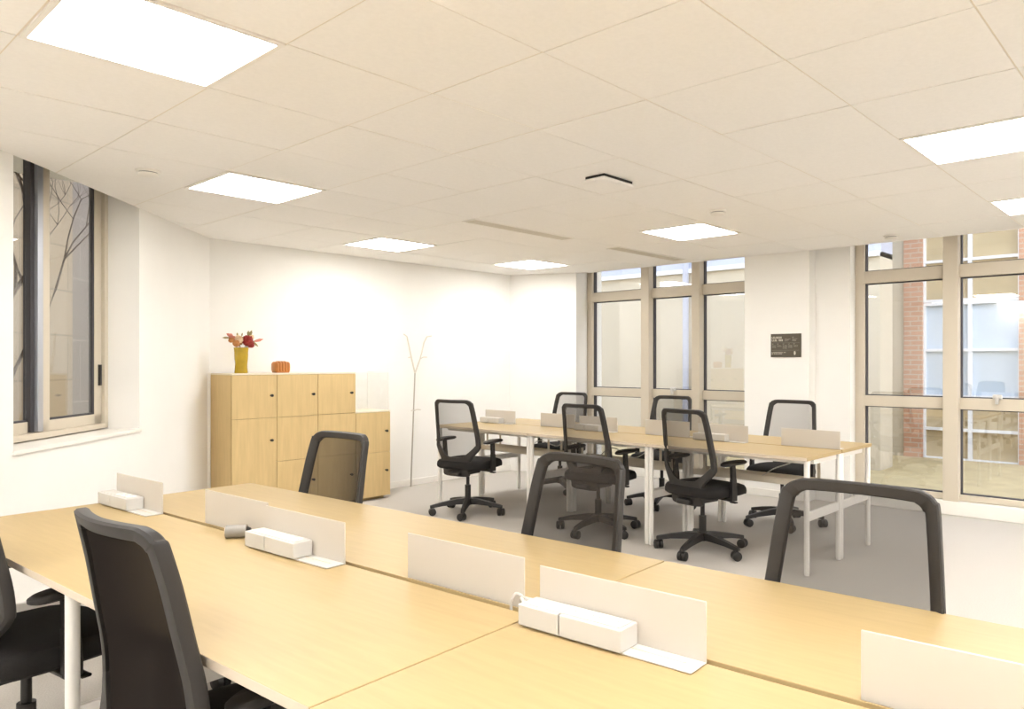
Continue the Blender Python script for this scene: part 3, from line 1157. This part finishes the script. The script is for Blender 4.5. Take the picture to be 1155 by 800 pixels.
# ------------------------------------------------------------------ bench desks
def desk_proto(dep, ln, dlabel, group, mid=False):
    """desk: local x = depth from the middle slit outwards, y along; top at 0.73"""
    r = thing('desk', dlabel, 'desk', (0, 0, 0), 0, group)
    b = NB()
    add_box(b, (0.010, 0.0022, 0.708), (dep, ln - 0.0022, 0.73), 0.0015, 2)
    o = obj('desktop', b, M['desk'], r)
    o.data.materials.append(M['edge'])
    for p in o.data.polygons:
        if p.normal.x > 0.6:
            p.material_index = 1
    for x in (0.0195, dep - 0.035):
        for y in ((0.019, ln / 2, ln - 0.019) if mid else (0.019, ln - 0.019)):
            b = NB()
            add_cyl(b, (x, y, 0.012), (x, y, 0.706), 0.0175, 0.0175, 20)
            add_cyl(b, (x, y, 0.0), (x, y, 0.012), 0.015, 0.017, 20)
            obj('leg', b, M['white'], r, smooth=True)
    for y in ((0.019, ln / 2, ln - 0.019) if mid else (0.019, ln - 0.019)):
        b = NB()
        add_box(b, (0.03, y - 0.009, 0.332), (dep - 0.045, y + 0.009, 0.388), 0.002)
        obj('side_rail', b, M['white'], r)
    b = NB()
    for x in (0.05, dep - 0.14):
        add_box(b, (x, 0.04, 0.676), (x + 0.03, ln - 0.04, 0.706))
    for y in (0.02, ln - 0.04):
        add_box(b, (0.05, y, 0.676), (dep - 0.14, y + 0.02, 0.706))
    obj('under_frame', b, M['white'], r)
    return r


def rotp(u, v, t):
    return (u * cos(t) - v * sin(t), u * sin(t) + v * cos(t))


def screen_proto(label, box, group):
    """low desk screen; local y from 0 to 0.42, front (towards -x) holds the foot"""
    r = thing('desk_screen', label, 'desk screen', (0, 0, 0), 0, group)
    b = NB()
    add_box(b, (-0.002, 0.0, 0.0), (0.002, 0.425, 0.122), 0.0012)
    obj('screen_panel', b, M['acryl'], r)
    b = NB()
    add_box(b, (-0.062, 0.0, 0.0005), (-0.002, 0.425, 0.0045), 0.0015)
    f_ = obj('foot_plate', b, M['plastic'], r)
    b = NB()
    add_box(b, (-0.030, 0.03, 0.0042), (-0.026, 0.395, 0.0054))
    obj('foot_groove', b, M['edge'], f_)
    return r


def power_proto(label, group):
    r = thing('power_strip', label, 'power strip', (0, 0, 0), 0, group)
    # long segment with sockets, short segment with the cable; cable end at high y
    b = NB()
    add_box(b, (-0.032, 0.0, 0.0), (0.032, 0.158, 0.046), 0.002)
    s1 = obj('socket_block', b, M['plastic'], r)
    b = NB()
    add_box(b, (-0.032, 0.162, 0.0), (0.032, 0.275, 0.046), 0.002)
    obj('cable_block', b, M['plastic'], r)
    b = NB()
    add_box(b, (-0.024, 0.008, 0.0455), (0.026, 0.265, 0.0485), 0.001)
    obj('top_cover', b, M['plastic'], r)
    for k in range(3):
        b = NB()
        y = 0.035 + k * 0.047
        add_lathe(b, [(0.0185, 0.0), (0.0185, 0.0012), (0.0165, 0.0012), (0.0160, 0.0004)], 24, center=(0.001, y, 0.0485))
        o = obj('socket', b, M['white'], r, smooth=True)
        b = NB()
        for d in (-0.008, 0.008):
            add_cyl(b, (0.001, y + d, 0.0486), (0.001, y + d, 0.0494), 0.0022, 0.0022, 8)
        obj('socket_hole', b, M['grey'], o)
    return r


def bench(shared, ud, vd, rot, dep, ln, ks, dlabels, group, screens_near, screens_far, slabels, sgroup, pg, plabels, tgroup, tlabels):
    first = None
    n = 0
    for side in (-1, 1):
        for k in ks:
            lab = dlabels[n]
            n += 1
            if side == 1:
                x, y = rotp(ud, vd + k * ln, rot)
                rz = rot
            else:
                x, y = rotp(ud, vd + (k + 1) * ln, rot)
                rz = rot + pi
            if first is None:
                first = desk_proto(dep, ln, lab, group, shared)
                first.location = (x, y, 0)
                first.rotation_euler = (0, 0, rz)
                cur = first
            else:
                cur = dup(first, 'desk', (x, y, 0), rz, lab)
    # cable trays hung under the slit
    t0 = None
    for q, k in enumerate(ks):
        x, y = rotp(ud, vd + k * ln, rot)
        if t0 is None:
            t0 = thing('cable_tray', tlabels[q], 'cable tray', (x, y, 0), rot, tgroup)
            b = NB()
            a0, a1 = 0.10, ln - 0.10
            add_box(b, (-0.085, a0, 0.470), (0.085, a1, 0.474))
            add_box(b, (-0.085, a0, 0.470), (-0.082, a1, 0.515))
            add_box(b, (0.082, a0, 0.470), (0.085, a1, 0.515))
            obj('tray_channel', b, M['tray'], t0)
            for yy in (0.2, ln - 0.2):
                b = NB()
                add_box(b, (-0.085, yy - 0.012, 0.515), (-0.082, yy + 0.012, 0.706))
                add_box(b, (0.082, yy - 0.012, 0.515), (0.085, yy + 0.012, 0.706))
                add_box(b, (-0.085, yy - 0.012, 0.702), (0.085, yy + 0.012, 0.7055))
                obj('hanger', b, M['tray'], t0)
        else:
            dup(t0, 'cable_tray', (x, y, 0), rot, tlabels[q])
    s0 = None
    p0 = None
    m_ = 0
    for v0 in screens_near:
        x, y = rotp(ud - 0.014, vd + v0, rot)
        if s0 is None:
            s0 = screen_proto(slabels[m_], True, sgroup)
            s0.location = (x, y, 0.7302)
            s0.rotation_euler = (0, 0, rot)
        else:
            dup(s0, 'desk_screen', (x, y, 0.7302), rot, slabels[m_])
        x, y = rotp(ud - 0.014 - 0.038, vd + v0 + 0.155, rot)
        if p0 is None:
            p0 = power_proto(plabels[m_], pg)
            p0.location = (x, y, 0.7352)
            p0.rotation_euler = (0, 0, rot)
        else:
            dup(p0, 'power_strip', (x, y, 0.7352), rot, plabels[m_])
        m_ += 1
    for v0 in screens_far:
        x, y = rotp(ud + 0.014, vd + v0 + 0.425, rot)
        dup(s0, 'desk_screen', (x, y, 0.7302), rot + pi, slabels[m_])
        m_ += 1


RN = 0.057
bench(True, 1.3032, 1.1321, RN, 0.5844, 2.341, [-1, 0],
      ['front desk in the lower right corner of the view, closest to the camera',
       'long pale wood front bench desk at which the nearest black chair stands',
       'long pale wood front bench desk touching the right edge, before the large chair back',
       'long pale wood front bench desk closest to the wood lockers'],
      'desks of the front bench',
      [-0.452, 0.716, 1.885], [-1.162, 0.045, 1.18],
      ['white desk screen right of centre with a socket strip, largest with its foot showing',
       'white desk screen with socket strip beside the small grey cylinder',
       'white desk screen with socket strip at the far left end of the front bench',
       'white desk screen cut off by the bottom right corner of the view',
       'white desk screen facing away in the middle of the front bench, by the white cable',
       'white desk screen facing away, just left of the grey cylinder'],
      'low white screens on the front bench', 'white socket strips on the front bench',
      ['white three-socket power strip in front of the screen right of centre',
       'white power strip beside the small grey cylinder on the front bench',
       'white power strip at the far left end of the front bench'],
      'cable trays under the front bench',
      ['beige cable tray hung under the right part of the front bench',
       'beige cable tray hung under the left part of the front bench'])

bench(False, 4.3096 + 0.5455, 1.945, -0.0103, 0.5455, 1.216, [0, 1, 2],
      ['near-side desk at the right end of the far bench, its corner leg in open carpet',
       'near-side desk in the middle of the far bench, behind the two near-side chairs',
       'near-side desk at the left end of the far bench, by the coat stand',
       'window-side desk at the right end of the far bench, in front of the pillar',
       'window-side desk in the middle of the far bench, in front of the three-pane window',
       'window-side desk at the left end of the far bench, nearest the back wall'],
      'desks of the far bench',
      [0.69, 1.90, 3.13], [0.02, 1.21, 2.40],
      ['small white far bench screen behind the chair whose five-star base shows fully',
       'small white desk screen on the far bench seen through the middle near-side chair',
       'small white desk screen at the left end of the far bench',
       'small white desk screen at the right end of the far bench',
       'small white far bench screen in front of the chair by the three-pane window',
       'small white far bench screen before the leftmost camera-facing chair'],
      'low white screens on the far bench', 'white socket strips on the far bench',
      ['white power strip behind the chair whose five-star base shows fully',
       'white power strip on the far bench seen through the middle near-side chair',
       'white power strip at the left end of the far bench'],
      'cable trays under the far bench',
      ['beige cable tray under the right end of the far bench',
       'beige cable tray under the middle of the far bench',
       'beige cable tray under the left end of the far bench'])

# grey cylinder on the front bench
x, y = rotp(1.3032 - 0.035, 1.1321 + 1.285, RN)
gc = thing('grey_cylinder', 'small grey plastic cylinder lying on the front desk beside a socket strip', 'cylinder', (x, y, 0.7305), radians(-38))
b = NB()
add_cyl(b, (-0.034, 0, 0.0215), (0.030, 0, 0.0215), 0.021, 0.021, 28)
obj('cylinder_body', b, M['grey'], gc, smooth=True)
b = NB()
add_lathe(b, [(0.017, 0.0), (0.017, 0.004), (0.010, 0.004), (0.008, 0.001)], 24)
o = obj('end_cap', b, M['edge'], gc, smooth=True, loc=(-0.037, 0, 0.0215))
o.rotation_euler = (0, pi / 2, 0)
b = NB()
add_cyl(b, (0.030, 0, 0.0215), (0.042, 0, 0.0215), 0.016, 0.010, 20)
obj('plug_tip', b, M['black'], gc, smooth=True)


# white cables
def cable(label, pts, r=0.004, group=None, m='plastic'):
    b = NB()
    # smooth the polyline
    P = [Vector(p) for p in pts]
    P = [P[0] * 2 - P[1]] + P + [P[-1] * 2 - P[-2]]
    out = []
    for i in range(1, len(P) - 2):
        p0, p1, p2, p3 = P[i - 1:i + 3]
        for k in range(6):
            t = k / 6
            out.append(0.5 * ((2 * p1) + (-p0 + p2) * t + (2 * p0 - 5 * p1 + 4 * p2 - p3) * t * t + (-p0 + 3 * p1 - 3 * p2 + p3) * t ** 3))
    out.append(P[-2])
    add_tube(b, out, r, 8)
    return tag(obj('power_cable', b, M[m], smooth=True), label, 'cable', group)


def NP(du, dv, z):
    x, y = rotp(1.3032 + du, 1.1321 + dv, RN)
    return (x, y, z)


cable('white cable rising from the desk slit into the socket strip right of centre',
      [NP(-0.052, -0.024, 0.755), NP(-0.035, 0.0, 0.748), NP(-0.018, 0.02, 0.757), NP(-0.008, 0.036, 0.762), NP(0.0, 0.045, 0.745), NP(0.0, 0.048, 0.70), NP(0, 0.04, 0.56), NP(0.01, 0.02, 0.485)])
cable('short white cable looping up from the slit by the screen facing away',
      [NP(0.0, 0.075, 0.62), NP(-0.001, 0.075, 0.72), NP(-0.004, 0.072, 0.745), NP(-0.002, 0.066, 0.762), NP(0.004, 0.060, 0.766), NP(0.016, 0.045, 0.755), NP(0.030, 0.030, 0.7345)], 0.0035)


def FP(du, dv, z):
    x, y = rotp(4.8551 + du, 1.945 + dv, -0.0103)
    return (x, y, z)


cable('white cable curving down from the right end of the far bench to its tray',
      [FP(0.0, 0.30, 0.71), FP(0.01, 0.36, 0.62), FP(0.02, 0.50, 0.56), FP(0.01, 0.62, 0.49), FP(0.0, 0.8, 0.482)], 0.004)
cable('white cable hanging under the middle of the far bench',
      [FP(0.0, 1.50, 0.71), FP(-0.02, 1.62, 0.58), FP(0.02, 1.78, 0.53), FP(-0.03, 1.95, 0.60), FP(0.0, 2.15, 0.482)], 0.004)
cable('white cable looping under the left part of the far bench',
      [FP(0.0, 2.50, 0.71), FP(0.03, 2.62, 0.56), FP(-0.03, 2.80, 0.60), FP(0.0, 3.0, 0.482)], 0.004)

# ------------------------------------------------------------------ outside the windows
b = NB()
add_box(b, (7.30, -14, -0.35), (20, 16, -0.15))
add_box(b, (-16, 6.95, -0.35), (7.30, 20, -0.15))
add_prism(b, [(-16, -8), (-5.2, -1.2), (2.2, 6.95), (-16, 6.95)], -0.35, -0.15)
struct('ground', b, M['ochre'])

nb = thing('neighbour_building', 'pale rendered building close outside the three-pane window', 'building', (10.2, 5.5, -0.15))
b = NB()
add_box(b, (0, -2.05, 0), (0.5, 7.0, 2.95))
obj('rendered_wall', b, M['pale'], nb)
b = NB()
add_box(b, (0.05, -2.05, 2.95), (0.5, 7.0, 6.2))
obj('upper_cladding', b, M['pale2'], nb)
b = NB()
add_box(b, (-0.06, -2.05, 2.90), (0.5, 7.0, 2.97))
obj('ledge', b, M['wframe'], nb)
b = NB()
for k in range(3):
    add_cyl(b, (-0.06, -1.3 + k * 2.3, 0), (-0.06, -1.3 + k * 2.3, 6.0), 0.05, 0.05, 10)
obj('drainpipe', b, M['pale2'], nb)

bb_ = thing('brick_building', 'brick building with white grid windows across the courtyard, outside the right window', 'building', (12.0, 0, -0.15))
b = NB()
piers = [(3.43, 3.70), (1.3, 2.13), (-0.9, -0.1), (-3.2, -2.4)]
for v0, v1 in piers:
    add_box(b, (0, v0, 0), (0.5, v1, 7))
obj('brick_pier', b, M['brick'], bb_)
b = NB()
add_box(b, (0.05, 3.70, 0), (0.5, 6.5, 7))
obj('pale_wall', b, M['pale'], bb_)
for (v0, v1) in ((2.13, 3.43), (-0.1, 1.3), (-2.4, -0.9)):
    for (z0, z1, mm) in ((0.0, 0.9, 'blind'), (0.95, 2.35, 'bluep'), (2.4, 3.6, 'blind'), (3.65, 5.0, 'bluep'), (5.05, 6.9, 'blind')):
        b = NB()
        add_box(b, (0.14, v0, z0), (0.2, v1, z1))
        wp = obj('window_panel', b, M[mm], bb_)
        b = NB()
        nn = 2
        for k in range(nn + 1):
            y = v0 + (v1 - v0) * k / nn
            add_box(b, (0.07, y - 0.025, z0), (0.16, y + 0.025, z1))
        for z in (z0, (z0 + z1) / 2, z1):
            add_box(b, (0.075, v0, z - 0.02), (0.155, v1, z + 0.02))
        obj('window_bars', b, M['wframe'], wp)

sb = thing('stone_building', 'pale stone building beyond the left window', 'building', (0, 0, 0))
b = NB()
add_prism(b, [L(-3, 3.0), L(5.35, 3.0), L(5.35, 3.8), L(-3, 3.8)], -0.15, 3.35)
obj('stone_wall', b, M['stone'], sb)
b = NB()
add_prism(b, [L(5.35, 2.9), L(6.04, 2.9), L(6.04, 3.8), L(5.35, 3.8)], -0.15, 6.0)
obj('stone_pier', b, M['stone'], sb)
b = NB()
add_prism(b, [L(6.04, 3.0), L(11, 3.0), L(11, 3.8), L(6.04, 3.8)], -0.15, 6.5)
obj('grey_wall', b, M['greyst'], sb)

tr_ = thing('bare_tree', 'leafless winter tree seen through the left window', 'tree', (*L(2.45, 1.5), -0.15))
b = NB()
rt = random.Random(11)


def grow(p, d, ln, r, depth):
    pts = [p]
    rr = [r]
    q = p
    dd = d.copy()
    for i in range(3):
        dd = (dd + Vector((rt.uniform(-.25, .25), rt.uniform(-.25, .25), rt.uniform(-.05, .2)))).normalized()
        q = q + dd * ln / 3
        pts.append(q)
        rr.append(r * (1 - 0.13 * (i + 1)))
    add_tube(b, pts, rr, 6 if depth > 1 else 4)
    if depth > 0:
        for k in range(3 if depth > 1 else 4):
            a = rt.uniform(0, 2 * pi)
            nd = (dd + Vector((cos(a), sin(a), rt.uniform(-0.1, 0.5))) * rt.uniform(0.5, 0.9)).normalized()
            st = pts[rt.choice((2, 3))] if k else pts[3]
            grow(st, nd, ln * rt.uniform(0.6, 0.8), r * 0.55, depth - 1)


grow(Vector((0, 0, 0)), Vector((0, 0, 1)), 1.5, 0.042, 5)
obj('branches', b, M['bark'], tr_, smooth=True)
